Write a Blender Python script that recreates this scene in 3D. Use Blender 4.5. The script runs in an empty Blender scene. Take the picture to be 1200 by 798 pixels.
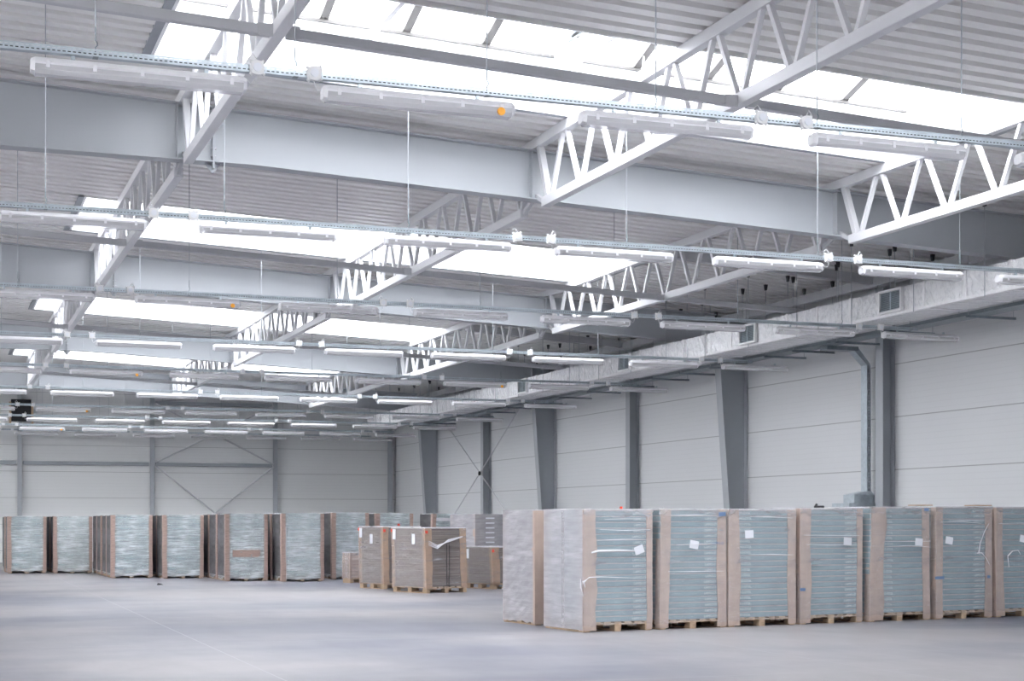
import bpy, math, random
from mathutils import Vector, Matrix
random.seed(7)
SC = bpy.context.scene
COL = SC.collection

# ------------------------------------------------------------------ camera, world, exposure
EYE = 1.52
cam = bpy.data.cameras.new('camera'); camo = bpy.data.objects.new('camera', cam); COL.objects.link(camo)
camo.location = (0, 0, EYE)
camo.rotation_euler = (math.pi / 2, 0, -math.atan(678 / 1856))
cam.sensor_fit = 'HORIZONTAL'; cam.sensor_width = 36; cam.lens = 36 * 1856 / 1200
cam.shift_x = 0; cam.shift_y = (612 - 399) / 1200
cam.clip_start = 0.1; cam.clip_end = 400
SC.camera = camo
SC.view_settings.view_transform = 'Standard'; SC.view_settings.look = 'None'
SC.view_settings.exposure = 1.27; SC.view_settings.gamma = 1
SC.view_settings.use_curve_mapping = False
W = bpy.data.worlds.new('overcast_sky'); SC.world = W; W.use_nodes = True
bg = W.node_tree.nodes['Background']
bg.inputs[0].default_value = (0.965, 0.968, 0.99, 1); bg.inputs[1].default_value = 5.5

# ------------------------------------------------------------------ materials
def nt(name):
    m = bpy.data.materials.new(name); m.use_nodes = True
    n = m.node_tree.nodes; l = m.node_tree.links
    return m, n, l, n['Principled BSDF']
def ramp(n, l, src, stops):
    r = n.new('ShaderNodeValToRGB'); l.new(src, r.inputs[0])
    els = r.color_ramp.elements
    while len(els) < len(stops): els.new(0.5)
    for e, (p, c) in zip(els, stops):
        e.position = p; e.color = (*c, 1) if len(c) == 3 else c
    return r.outputs[0]
def noise(n, l, scale, stretch=(1, 1, 1), detail=3, coord='Object', rough=.5):
    tc = n.new('ShaderNodeTexCoord'); mp = n.new('ShaderNodeMapping'); mp.inputs['Scale'].default_value = stretch
    l.new(tc.outputs[coord], mp.inputs[0])
    t = n.new('ShaderNodeTexNoise'); t.inputs['Scale'].default_value = scale; t.inputs['Detail'].default_value = detail
    t.inputs['Roughness'].default_value = rough
    l.new(mp.outputs[0], t.inputs['Vector']); return t.outputs['Fac']
def bump(n, l, p, src, strength=.2, dist=.02):
    b = n.new('ShaderNodeBump'); b.inputs['Strength'].default_value = strength; b.inputs['Distance'].default_value = dist
    l.new(src, b.inputs['Height']); l.new(b.outputs[0], p.inputs['Normal'])
def simple(name, c, rough=.5, metal=0., var=.06, scale=4, bmp=0, stretch=(1, 1, 1)):
    m, n, l, p = nt(name)
    f = noise(n, l, scale, stretch)
    lo = tuple(x * (1 - var) for x in c); hi = tuple(min(1, x * (1 + var)) for x in c)
    l.new(ramp(n, l, f, [(.3, lo), (.7, hi)]), p.inputs['Base Color'])
    p.inputs['Roughness'].default_value = rough; p.inputs['Metallic'].default_value = metal
    if bmp: bump(n, l, p, f, bmp)
    return m
M = {}
M['girder'] = simple('pale_blue_grey_paint', (.40, .42, .445), .35, var=.02, scale=.8)
M['truss'] = simple('light_grey_steel_paint', (.72, .72, .74), .4, var=.02, scale=1)
M['column'] = simple('grey_column_paint', (.36, .385, .41), .45, var=.03, scale=1)
M['tie'] = simple('grey_tie_paint', (.55, .555, .575), .4, var=.03)
M['deck'] = simple('coated_deck_sheet', (.86, .85, .83), .40, var=.008, scale=.3)
M['flash'] = simple('galvanised_flashing', (.36, .38, .41), .4, .4, var=.06)
M['galv'] = simple('galvanised_steel', (.50, .56, .60), .35, .55, var=.10, scale=12)
M['galv_dark'] = simple('dark_galvanised_steel', (.25, .29, .31), .4, .5, var=.10, scale=12)
M['rod'] = simple('steel_rod', (.42, .44, .47), .4, .5, var=.05)
M['dark'] = simple('dark_clamp_steel', (.06, .065, .07), .5, .3, var=.1)
M['white'] = simple('white_plastic', (.80, .80, .80), .4, var=.03)
M['whiteb'] = simple('white_curb_lining', (.88, .89, .90), .5, var=.01)
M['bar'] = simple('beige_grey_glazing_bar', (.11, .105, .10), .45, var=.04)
M['housing'] = simple('light_grey_lamp_housing', (.80, .80, .82), .35, var=.03)
M['tube'] = simple('white_fluorescent_tube', (.92, .92, .92), .2, var=.01)
M['orange'] = simple('orange_plastic', (.95, .40, .01), .4, var=.05)
M['black'] = simple('matt_black', (.012, .012, .016), .6, var=.2)
M['wood'] = simple('pale_pallet_wood', (.47, .345, .235), .7, var=.22, scale=9, stretch=(1, 6, 6), bmp=.2)
M['card'] = simple('brown_cardboard', (.42, .285, .195), .75, var=.10, scale=5, bmp=.15)
M['card_pale'] = simple('pale_cardboard', (.47, .365, .31), .7, var=.10, scale=5, bmp=.15)
M['pinkcard'] = simple('pinkish_cardboard', (.46, .335, .285), .7, var=.18, scale=6, stretch=(1, 1, 8))
M['paper'] = simple('white_paper', (.80, .82, .86), .6, var=.02)
M['blue'] = simple('blue_tape', (.12, .20, .36), .4, var=.1)
M['red'] = simple('red_tape', (.80, .07, .03), .4, var=.1)
M['ink'] = simple('pale_print_ink', (.72, .78, .82), .6, var=.02)
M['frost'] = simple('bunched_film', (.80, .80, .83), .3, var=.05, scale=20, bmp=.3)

def film_mat(name, base, streak, tint=(.80, .80, .85), zs=34, dens=(.42, .68)):
    """stretch film: clear plastic with milky haze, horizontal streaks painted in for highlights and folds"""
    m, n, l, p = nt(name)
    out = n['Material Output']
    f1 = noise(n, l, 1.0, (1.6, 1.6, zs), 5, rough=.65)
    f2 = noise(n, l, 2.2, (1, 1, 1.4), 3)
    mul = n.new('ShaderNodeMath'); mul.operation = 'MULTIPLY'
    s1 = ramp(n, l, f1, [(dens[0], (0, 0, 0)), (dens[1], (1, 1, 1))])
    s2 = ramp(n, l, f2, [(.35, (.35,) * 3), (.65, (1, 1, 1))])
    l.new(s1, mul.inputs[0]); l.new(s2, mul.inputs[1])
    ma = n.new('ShaderNodeMath'); ma.operation = 'MULTIPLY_ADD'
    l.new(mul.outputs[0], ma.inputs[0]); ma.inputs[1].default_value = streak; ma.inputs[2].default_value = base
    p.inputs['Base Color'].default_value = (*tint, 1); p.inputs['Roughness'].default_value = .28
    p.inputs['Specular IOR Level'].default_value = .7
    bump(n, l, p, f1, .35, .02)
    tr = n.new('ShaderNodeBsdfTransparent'); mx = n.new('ShaderNodeMixShader')
    l.new(ma.outputs[0], mx.inputs[0]); l.new(tr.outputs[0], mx.inputs[1]); l.new(p.outputs[0], mx.inputs[2])
    l.new(mx.outputs[0], out.inputs[0]); return m
M['film'] = film_mat('stretch_film', .15, .32, (.80, .82, .86), 9, (.46, .80))
M['film_mid'] = film_mat('side_stretch_film', .20, .45, (.70, .68, .70), 8, (.40, .75))
M['film_brown'] = film_mat('thin_side_film', .14, .40, (.62, .56, .54), 8, (.45, .75))
M['film_heavy'] = film_mat('milky_stretch_film', .44, .42, (.66, .645, .68), 16, (.3, .75))
M['film_streaky'] = film_mat('streaky_stretch_film', .22, .70, (.86, .91, .93), 26, (.40, .60))
M['film_thin'] = film_mat('thin_stretch_film', .07, .45, (.80, .78, .80), 12, (.48, .70))

def carton_mat(name, c, edge, frac=.84):
    m, n, l, p = nt(name)
    tc = n.new('ShaderNodeTexCoord'); sx = n.new('ShaderNodeSeparateXYZ'); l.new(tc.outputs['Generated'], sx.inputs[0])
    f = noise(n, l, 3, (1, 1, 3))
    body = ramp(n, l, f, [(.3, tuple(x * .88 for x in c)), (.7, tuple(x * 1.10 for x in c))])
    gt = n.new('ShaderNodeMath'); gt.operation = 'GREATER_THAN'; gt.inputs[1].default_value = frac; l.new(sx.outputs[2], gt.inputs[0])
    mx = n.new('ShaderNodeMix'); mx.data_type = 'RGBA'; l.new(gt.outputs[0], mx.inputs['Factor'])
    l.new(body, mx.inputs['A']); mx.inputs['B'].default_value = (*edge, 1)
    l.new(mx.outputs['Result'], p.inputs['Base Color']); p.inputs['Roughness'].default_value = .6
    return m
M['carton'] = carton_mat('blue_green_carton', (.235, .325, .36), (.45, .42, .43))
def layered(name, c1, c2, c3, zs=30, lim=(.35, .5, .65)):
    m, n, l, p = nt(name)
    f = noise(n, l, 1, (.7, .7, zs), 4, rough=.6)
    l.new(ramp(n, l, f, [(lim[0], c1), (lim[1], c2), (lim[2], c3)]), p.inputs['Base Color'])
    p.inputs['Roughness'].default_value = .65; bump(n, l, p, f, .3, .01); return m
M['board_grey'] = layered('blue_grey_board_edges', (.22, .32, .35), (.36, .47, .50), (.60, .70, .73))
M['board_pale'] = layered('pale_board_edges', (.34, .45, .47), (.55, .64, .66), (.80, .85, .86))
M['board_brown'] = layered('brown_board_edges', (.10, .078, .066), (.17, .135, .118), (.26, .215, .19), 45)
M['board_pink'] = layered('pinkish_board_edges', (.42, .30, .26), (.58, .47, .42), (.74, .66, .62), 14)
M['board_side'] = layered('grey_lilac_board_sides', (.20, .19, .20), (.30, .285, .30), (.42, .40, .42), 22)
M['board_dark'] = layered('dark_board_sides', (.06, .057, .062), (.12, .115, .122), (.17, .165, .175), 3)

def wall_mat(name, c, off, pitch, rib):
    m, n, l, p = nt(name)
    tc = n.new('ShaderNodeTexCoord'); sx = n.new('ShaderNodeSeparateXYZ'); l.new(tc.outputs['Object'], sx.inputs[0])
    def frac(o, pt):
        a = n.new('ShaderNodeMath'); a.operation = 'MULTIPLY_ADD'; a.inputs[1].default_value = 1 / pt; a.inputs[2].default_value = -o / pt + 50
        l.new(sx.outputs[2], a.inputs[0]); b = n.new('ShaderNodeMath'); b.operation = 'FRACT'; l.new(a.outputs[0], b.inputs[0]); return b.outputs[0]
    s = frac(off - .009, pitch)
    lt = n.new('ShaderNodeMath'); lt.operation = 'LESS_THAN'; lt.inputs[1].default_value = .018 / pitch; l.new(s, lt.inputs[0])
    r = frac(0, rib)
    rr = ramp(n, l, r, [(0, tuple(x * .955 for x in c)), (.25, c), (.9, c)])
    mx = n.new('ShaderNodeMix'); mx.data_type = 'RGBA'; l.new(lt.outputs[0], mx.inputs['Factor'])
    l.new(rr, mx.inputs['A']); mx.inputs['B'].default_value = tuple(x * .55 for x in c) + (1,)
    l.new(mx.outputs['Result'], p.inputs['Base Color']); p.inputs['Roughness'].default_value = .5
    return m
M['wall_r'] = wall_mat('sandwich_panel_side', (.68, .69, .70), EYE + 1.035, 1.035, .115)
M['wall_b'] = wall_mat('sandwich_panel_end', (.76, .77, .765), EYE + .93, 1.0, .125)

# concrete floor
m, n, l, p = nt('polished_concrete'); M['floor'] = m
f1 = noise(n, l, .13, (1, 1.3, 1), 5, rough=.55); f2 = noise(n, l, 2.2, (1, .35, 1), 6, rough=.6)
c1 = ramp(n, l, f1, [(.40, (.165, .17, .212)), (.58, (.32, .308, .315))])
c2 = ramp(n, l, f2, [(.33, (.86,) * 3), (.62, (1.0,) * 3)])
mx = n.new('ShaderNodeMix'); mx.data_type = 'RGBA'; mx.blend_type = 'MULTIPLY'; mx.inputs['Factor'].default_value = .8
l.new(c1, mx.inputs['A']); l.new(c2, mx.inputs['B'])
wv = n.new('ShaderNodeTexWave'); wv.wave_type = 'RINGS'; wv.rings_direction = 'Z'; wv.inputs['Scale'].default_value = .045
wv.inputs['Distortion'].default_value = 9; wv.inputs['Detail'].default_value = 2; wv.inputs['Detail Scale'].default_value = .35
tc = n.new('ShaderNodeTexCoord'); l.new(tc.outputs['Object'], wv.inputs[0])
c3 = ramp(n, l, wv.outputs['Fac'], [(0, (.93,) * 3), (.035, (1, 1, 1)), (1, (1, 1, 1))])
mx2 = n.new('ShaderNodeMix'); mx2.data_type = 'RGBA'; mx2.blend_type = 'MULTIPLY'; mx2.inputs['Factor'].default_value = .9
l.new(mx.outputs['Result'], mx2.inputs['A']); l.new(c3, mx2.inputs['B'])
sx = n.new('ShaderNodeSeparateXYZ'); l.new(tc.outputs['Object'], sx.inputs[0])
prev = None
for k, o in ((0, 3.17), (1, 2.0)):   # sawn joints every 6 m
    a = n.new('ShaderNodeMath'); a.operation = 'MULTIPLY_ADD'; a.inputs[1].default_value = 1 / 6; a.inputs[2].default_value = 20 - o / 6
    l.new(sx.outputs[k], a.inputs[0]); b = n.new('ShaderNodeMath'); b.operation = 'FRACT'; l.new(a.outputs[0], b.inputs[0])
    c = n.new('ShaderNodeMath'); c.operation = 'LESS_THAN'; c.inputs[1].default_value = .0022; l.new(b.outputs[0], c.inputs[0])
    if prev: d = n.new('ShaderNodeMath'); d.operation = 'MAXIMUM'; l.new(prev, d.inputs[0]); l.new(c.outputs[0], d.inputs[1]); prev = d.outputs[0]
    else: prev = c.outputs[0]
mx3 = n.new('ShaderNodeMix'); mx3.data_type = 'RGBA'; l.new(prev, mx3.inputs['Factor'])
l.new(mx2.outputs['Result'], mx3.inputs['A']); mx3.inputs['B'].default_value = (.36, .36, .38, 1)
l.new(mx3.outputs['Result'], p.inputs['Base Color']); p.inputs['Roughness'].default_value = .42
bump(n, l, p, f2, .05, .005)

# foil
m, n, l, p = nt('crinkled_foil'); M['foil'] = m
f = noise(n, l, 9, (1, 1, 1), 6, rough=.65)
l.new(ramp(n, l, f, [(.30, (.80, .80, .83)), (.48, (.97, .97, .98))]), p.inputs['Base Color'])  # tone patches paint the crinkles' reflections into the colour
p.inputs['Metallic'].default_value = .08; p.inputs['Roughness'].default_value = .25; bump(n, l, p, f, 1.0, .06)
M['foiltape'] = simple('foil_tape', (.80, .79, .80), .35, .3, var=.05, scale=15, bmp=.3)

# glazing: milky multiwall sheet
m, n, l, p = nt('milky_glazing'); M['glaze'] = m
tl = n.new('ShaderNodeBsdfTranslucent'); tl.inputs[0].default_value = (.95, .97, 1, 1)
tr = n.new('ShaderNodeBsdfTransparent'); tr.inputs[0].default_value = (.95, .97, 1, 1)
mx = n.new('ShaderNodeMixShader'); mx.inputs[0].default_value = .35
f = noise(n, l, 1.5)
l.new(tr.outputs[0], mx.inputs[1]); l.new(tl.outputs[0], mx.inputs[2]); l.new(mx.outputs[0], n['Material Output'].inputs[0])
# clear ribbed diffuser of the lamps
m, n, l, p = nt('clear_ribbed_cover'); M['clear'] = m
f = noise(n, l, 1, (30, 1, 1), 1)
tr = n.new('ShaderNodeBsdfTransparent'); mx = n.new('ShaderNodeMixShader')
p.inputs['Base Color'].default_value = (.92, .92, .94, 1); p.inputs['Roughness'].default_value = .15; bump(n, l, p, f, .3, .01)
mx.inputs[0].default_value = .48
l.new(tr.outputs[0], mx.inputs[1]); l.new(p.outputs[0], mx.inputs[2]); l.new(mx.outputs[0], n['Material Output'].inputs[0])

# ------------------------------------------------------------------ mesh helpers
class MB:
    def __init__(s): s.v = []; s.f = []
    def quad(s, a, b, c, d): i = len(s.v); s.v += [a, b, c, d]; s.f.append((i, i + 1, i + 2, i + 3))
    def hexa(s, p):
        i = len(s.v); s.v += [tuple(q) for q in p]
        for f in ((0, 3, 2, 1), (4, 5, 6, 7), (0, 1, 5, 4), (1, 2, 6, 5), (2, 3, 7, 6), (3, 0, 4, 7)): s.f.append(tuple(i + k for k in f))
        return s
    def box(s, x0, x1, y0, y1, z0, z1):
        return s.hexa([(x0, y0, z0), (x1, y0, z0), (x1, y1, z0), (x0, y1, z0), (x0, y0, z1), (x1, y0, z1), (x1, y1, z1), (x0, y1, z1)])
    def bar(s, a, b, w, h, up=(0, 0, 1)):
        a = Vector(a); b = Vector(b); d = (b - a).normalized(); u = Vector(up)
        if abs(d.dot(u)) > .98: u = Vector((0, 1, 0))
        r = d.cross(u).normalized() * w / 2; t = r.cross(d).normalized() * h / 2
        return s.hexa([a - r - t, a + r - t, a + r + t, a - r + t, b - r - t, b + r - t, b + r + t, b - r + t])
    def tube(s, pts, r, n=8, cap=True):
        pts = [Vector(p) for p in pts]; rings = []
        for k, p in enumerate(pts):
            d = (pts[min(k + 1, len(pts) - 1)] - pts[max(k - 1, 0)]).normalized()
            u = Vector((0, 0, 1)) if abs(d.z) < .9 else Vector((1, 0, 0))
            x = d.cross(u).normalized(); y = x.cross(d)
            i = len(s.v); rings.append(i)
            rr = r[k] if isinstance(r, (list, tuple)) else r
            for q in range(n):
                a = 2 * math.pi * q / n; s.v.append(tuple(p + x * math.cos(a) * rr + y * math.sin(a) * rr))
        for a, b in zip(rings, rings[1:]):
            for q in range(n): s.f.append((a + q, a + (q + 1) % n, b + (q + 1) % n, b + q))
        if cap: s.f.append(tuple(rings[0] + q for q in reversed(range(n)))); s.f.append(tuple(rings[-1] + q for q in range(n)))
        return s
    def prism(s, poly, axis, a, b):
        """poly: 2-D outline; axis 0: (y,z) extruded in x, axis 1: (x,z) extruded in y, axis 2: (x,y) in z"""
        def P(u, w, t): return ((t, u, w), (u, t, w), (u, w, t))[axis]
        n_ = len(poly); i = len(s.v)
        s.v += [P(u, w, a) for u, w in poly] + [P(u, w, b) for u, w in poly]
        s.f.append(tuple(i + k for k in range(n_))); s.f.append(tuple(i + n_ + k for k in reversed(range(n_))))
        for k in range(n_): s.f.append((i + k, i + (k + 1) % n_, i + n_ + (k + 1) % n_, i + n_ + k))
        return s
    def mesh(s, name, mat, smooth=False, bevel=0):
        me = bpy.data.meshes.new(name); me.from_pydata(s.v, [], s.f); me.validate()
        import bmesh
        bm = bmesh.new(); bm.from_mesh(me)
        bmesh.ops.recalc_face_normals(bm, faces=bm.faces)
        if bevel: bmesh.ops.bevel(bm, geom=list(bm.edges), offset=bevel, segments=1, affect='EDGES')
        if smooth:
            for f in bm.faces: f.smooth = True
        bm.to_mesh(me); bm.free()
        me.materials.append(mat); return me
    def build(s, name, mat, parent=None, smooth=False, bevel=0, loc=None):
        o = bpy.data.objects.new(name, s.mesh(name, mat, smooth, bevel)); COL.objects.link(o)
        if parent: o.parent = parent
        if loc: o.location = loc
        return o
def inst(name, me, parent=None, loc=(0, 0, 0), rot=(0, 0, 0)):
    o = bpy.data.objects.new(name, me); COL.objects.link(o); o.parent = parent; o.location = loc; o.rotation_euler = rot; return o
def empty(name, loc, label=None, cat=None, group=None, rz=0, kind=None):
    o = bpy.data.objects.new(name, None); COL.objects.link(o); o.location = loc; o.rotation_euler = (0, 0, rz); o.empty_display_size = .2
    return tag(o, label, cat, group, kind)
def tag(o, label=None, cat=None, group=None, kind=None):
    if label: o['label'] = label
    if cat: o['category'] = cat
    if group: o['group'] = group
    if kind: o['kind'] = kind
    return o
KIDS = {}
def children(o): return [c for c in bpy.data.objects if c.parent == o] if o.name not in KIDS else KIDS[o.name]
def copy_tree(o, parent=None):
    c = o.copy(); COL.objects.link(c); c.parent = parent
    for ch in list(o.children): copy_tree(ch, c)
    return c
ORD = ['leftmost', 'second from left', 'third from left', 'fourth from left', 'fifth from left', 'sixth from left', 'seventh from left', 'eighth from left']

# ------------------------------------------------------------------ dimensions
PITCH = .044
def hd(x): return EYE + 5.58 - PITCH * (x - 3.05)      # underside of the roof deck
WX = 17.75; YE = 62.5; YS = -18.0; XL = -14.0
GY = [20.76, 32.76, 44.76, 56.76]
SKX = (2.44, 13.15); SKL = (-13.0, -5.0)   # skylights right of the ridge; unseen left ones added to even the light
SKY = [-3.24, 8.76] + GY          # skylight positions, also unseen ones over and behind the camera, added for light
BAYN = ['nearest', 'second nearest', 'third nearest', 'farthest']
ROWN = ['nearest', 'second nearest', 'third nearest', 'fourth nearest', 'fifth nearest', 'sixth nearest', 'seventh nearest', 'third farthest', 'second farthest', 'farthest']

# ------------------------------------------------------------------ shell
tag(MB().box(-40, 40, -30, YE + .3, -.3, 0).build('floor', M['floor']), kind='structure')
tag(MB().box(WX, WX + .16, YS, YE + .16, 0, 6.55).build('wall_right', M['wall_r']), kind='structure')
o = MB().prism([(XL, 0), (WX, 0), (WX, 6.55), (WX, hd(WX) + .14), (XL, hd(XL) + .14)], 1, YE, YE + .16).build('wall_back', M['wall_b'])
tag(o, kind='structure')
tag(MB().box(XL - .16, XL, YS, YE + .16, 0, 6.7).build('wall_left', M['wall_r']), kind='structure')  # out of view; added to shut out light from the open side
tag(MB().box(XL, WX, YS - .16, YS, 0, 6.7).build('wall_front', M['wall_r']), kind='structure')  # out of view; added so daylight enters through the skylights alone
# trapezoidal deck: ribs run across the hall
deck = MB()
def deck_strip(x0, x1, y0, y1):
    y = y0; pts = []
    P = .31
    while y < y1 - .01:
        for dy, dz in ((0, 0), (.165, 0), (.195, .12), (.28, .12)):
            if y + dy <= y1: pts.append((y + dy, dz))
        y += P
    pts.append((y1, pts[-1][1])); pts.append((y1, .14)); pts.insert(0, (y0, .14))
    for (ya, za), (yb, zb) in zip(pts, pts[1:]):
        deck.quad((x0, ya, hd(x0) + za), (x1, ya, hd(x1) + za), (x1, yb, hd(x1) + zb), (x0, yb, hd(x0) + zb))
ycur = YS
for g in SKY:
    a, b = g - 4.62, g - 1.30
    deck_strip(XL, WX, ycur, a); deck_strip(XL, SKL[0], a, b); deck_strip(SKL[1], SKX[0], a, b); deck_strip(SKX[1], WX, a, b); ycur = b
deck_strip(XL, WX, ycur, YE)
# top sheet (insulation) above the ribs with the same openings
def slab(x0, x1, y0, y1):
    deck.hexa([(x0, y0, hd(x0) + .13), (x1, y0, hd(x1) + .13), (x1, y1, hd(x1) + .13), (x0, y1, hd(x0) + .13),
               (x0, y0, hd(x0) + .30), (x1, y0, hd(x1) + .30), (x1, y1, hd(x1) + .30), (x0, y1, hd(x0) + .30)])
ycur = YS
for g in SKY:
    a, b = g - 4.62, g - 1.30
    slab(XL, WX + .16, ycur, a); slab(XL, SKL[0], a, b); slab(SKL[1], SKX[0], a, b); slab(SKX[1], WX + .16, a, b); ycur = b
slab(XL, WX + .16, ycur, YE + .16)
tag(deck.build('ceiling', M['deck']), kind='structure')
# eaves beam and the lining strip at the head of the side wall
tag(MB().bar((17.35, YS, EYE + 4.70), (17.35, YE, EYE + 4.70), .16, .16).build('trim_1', M['tie']), kind='structure')
tag(MB().bar((17.62, YS, EYE + 4.45), (17.62, YE, EYE + 4.45), .10, .10).build('trim_2', M['tie']), kind='structure')

# skylights
def skylight(i, g, X_=None):
    y0, y1 = g - 4.62, g - 1.30; x0, x1 = X_ or SKX; ym = (y0 + y1) / 2
    root = empty('window_%d' % (i + 1), (x0, y0, hd(x0)), kind='structure')
    def part(mb, name, mat): 
        o = mb.build(name, mat, root); o.location = (-x0, -y0, -hd(x0)); return o
    top = .80
    c = MB()
    t = .05
    def cw(xa, xb, ya, yb):
        c.hexa([(xa, ya, hd(xa)), (xb, ya, hd(xb)), (xb, yb, hd(xb)), (xa, yb, hd(xa)),
                (xa, ya, hd(xa) + top), (xb, ya, hd(xb) + top), (xb, yb, hd(xb) + top), (xa, yb, hd(xa) + top)])
    cw(x0 + .01, x1 - .01, y0 + .01, y0 + .05); cw(x0 + .01, x1 - .01, y1 - .05, y1 - .01); cw(x0 + .01, x0 + .05, y0 + .05, y1 - .05); cw(x1 - .05, x1 - .01, y0 + .05, y1 - .05)
    for xa in (x0, x1 - t):   # gable ends
        z = hd(xa) + top
        c.prism([(y0, z), (y1, z), (ym, z + .5)], 0, xa, xa + t)
    part(c, 'curb', M['whiteb'])
    e2 = MB(); e = MB()     # folded sheet edge round the opening
    for xa in (x0, x1): 
        s = -1 if xa == x0 else 1
        e.hexa([(xa, y0, hd(xa) - .015), (xa + s * .10, y0, hd(xa) - .015), (xa + s * .10, y1, hd(xa) - .015), (xa, y1, hd(xa) - .015),
                (xa, y0, hd(xa) + .10), (xa + s * .10, y0, hd(xa) + .10), (xa + s * .10, y1, hd(xa) + .10), (xa, y1, hd(xa) + .10)])
    for ya, yb in ((y0 - .03, y0), (y1, y1 + .03)):
        (e if ya > ym else e2).hexa([(x0, ya, hd(x0) - .012), (x1, ya, hd(x1) - .012), (x1, yb, hd(x1) - .012), (x0, yb, hd(x0) - .012),
                (x0, ya, hd(x0) + .03), (x1, ya, hd(x1) + .03), (x1, yb, hd(x1) + .03), (x0, yb, hd(x0) + .03)])
    part(e, 'flashing', M['flash']); part(e2, 'edge_sheet', M['deck'])
    gz = MB()
    for ya, yb, za, zb in ((y0, ym, 0, .5), (ym, y1, .5, 0)):
        gz.quad((x0, ya, hd(x0) + top + za), (x1, ya, hd(x1) + top + za), (x1, yb, hd(x1) + top + zb), (x0, yb, hd(x0) + top + zb))
    part(gz, 'glazing', M['glaze'])
    r = MB(); r.bar((x0, ym, hd(x0) + top + .47), (x1, ym, hd(x1) + top + .47), .05, .06)
    for ya in (y0 + .07, y1 - .07): r.bar((x0 + .05, ya, hd(x0) + top - .05), (x1 - .05, ya, hd(x1) + top - .05), .025, .035)
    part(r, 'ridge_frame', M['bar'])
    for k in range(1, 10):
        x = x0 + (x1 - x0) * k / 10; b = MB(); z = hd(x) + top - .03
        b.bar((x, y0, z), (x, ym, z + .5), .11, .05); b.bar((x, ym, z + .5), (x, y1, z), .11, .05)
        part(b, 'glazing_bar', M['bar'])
    for k in range(1, 4):
        x = x0 + (x1 - x0) * k / 4; z = hd(x) + .58
        part(MB().bar((x, y0, z), (x, y1, z), .07, .09), 'cross_tie', M['truss'])
        part(MB().box(x - .05, x + .05, y1 - .06, y1, z - .14, z - .02), 'bracket', M['truss'])
    for x in (x0 + 1.6, x0 + 6.4):    # window opener with its cord
        o = MB(); z = hd(x)
        o.tube([(x, y1 - .35, z + .9), (x, y1 - .30, z + .30)], .012); o.tube([(x, y1 - .30, z + .30), (x, y1 - .30, z + .08)], .022)
        part(o, 'opener', M['white'])
        part(MB().tube([(x + .12, y1 - .3, z + .8), (x + .15, y1 - .3, z + .3), (x + .05, y1 - .3, z + .06), (x, y1 - .3, z + .08)], .005, 5), 'cord', M['white'])
    # vent actuator: two panes held by long arms
    o = MB(); x = x0 + 5.0; z = hd(x) + top
    for d in (0, .1): o.tube([(x + d, y1 - .25, z - .10), (x + .5 + d, y1 - 1.0, z + .26)], .012, 6)
    o.box(x + .1, x + .4, y1 - .5, y1 - .42, z - .2, z + .15)
    part(o, 'vent_arm', M['galv'])
for i, g in enumerate(GY + SKY[:2]): skylight(i, g)  # also makes the added, unseen skylights over and behind the camera
for i, g in enumerate(SKY): skylight(i + 6, g, SKL)  # left-slope skylights, unseen, added to brighten the hall

# ------------------------------------------------------------------ roof girders
def top_h(x): return EYE + 5.52 - .045 * (x - .78)
def bot_h(x): return EYE + (4.70 if x < 3.9 else 4.70 - .044 * (x - 3.9))
TX = [3.05, 7.94, 12.83]
def girder():
    root = empty('roof_girder', (0, 0, EYE + 4.7), 'x', 'girder', 'steel roof girders')
    oz = -(EYE + 4.7)
    def part(mb, name, mat): o = mb.build(name, mat, root); o.location = (0, 0, oz); return o
    xs = [-4.0, 3.42, 3.9, 16.95]
    w = MB()
    w.prism([(x, bot_h(x)) for x in xs] + [(x, top_h(x)) for x in reversed((-4.0, 16.95))], 1, -.006, .006)
    part(w, 'web', M['girder'])
    f = MB(); 
    for a, b in zip(xs, xs[1:]): f.bar((a, 0, bot_h(a) - .009), (b, 0, bot_h(b) - .009), .24, .018)
    part(f, 'bottom_flange', M['girder'])
    f = MB().bar((-4, 0, top_h(-4) - .009), (16.95, 0, top_h(16.95) - .009), .24, .018)
    part(f, 'top_flange', M['girder'])
    for x in TX:
        part(MB().box(x - .10, x - .09, -.12, .12, bot_h(x), top_h(x) - .02), 'stiffener', M['girder'])
    s = MB(); x = 3.42
    s.box(x - .012, x + .012, -.12, .12, bot_h(x) - .10, top_h(x) - .02)
    s.prism([(x - .10, bot_h(x) - .02), (x + .10, bot_h(x) - .02), (x + .015, bot_h(x) - .14), (x - .015, bot_h(x) - .14)], 1, -.01, .01)
    sp = part(s, 'splice_plate', M['girder'])
    for k, z in enumerate((.06, .16, .5, .62)):
        for sy in (-1, 1):
            o = MB().tube([(x - .035, sy * .08, bot_h(x) + z), (x + .035, sy * .08, bot_h(x) + z)], .013, 6).build('bolt', M['tie'], sp)
    return root
G0 = girder()
for i, g in enumerate(GY):
    o = G0 if i == 0 else copy_tree(G0)
    o.location = (0, g, EYE + 4.7)
    o['label'] = ['deep pale blue-grey steel girder crossing the whole picture, closest to the camera',
                  'pale blue-grey steel girder crossing the roof, second closest to the camera',
                  'pale blue-grey steel girder crossing the roof, third closest to the camera',
                  'pale blue-grey steel girder smallest in view, just in front of the end wall'][i]

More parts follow.
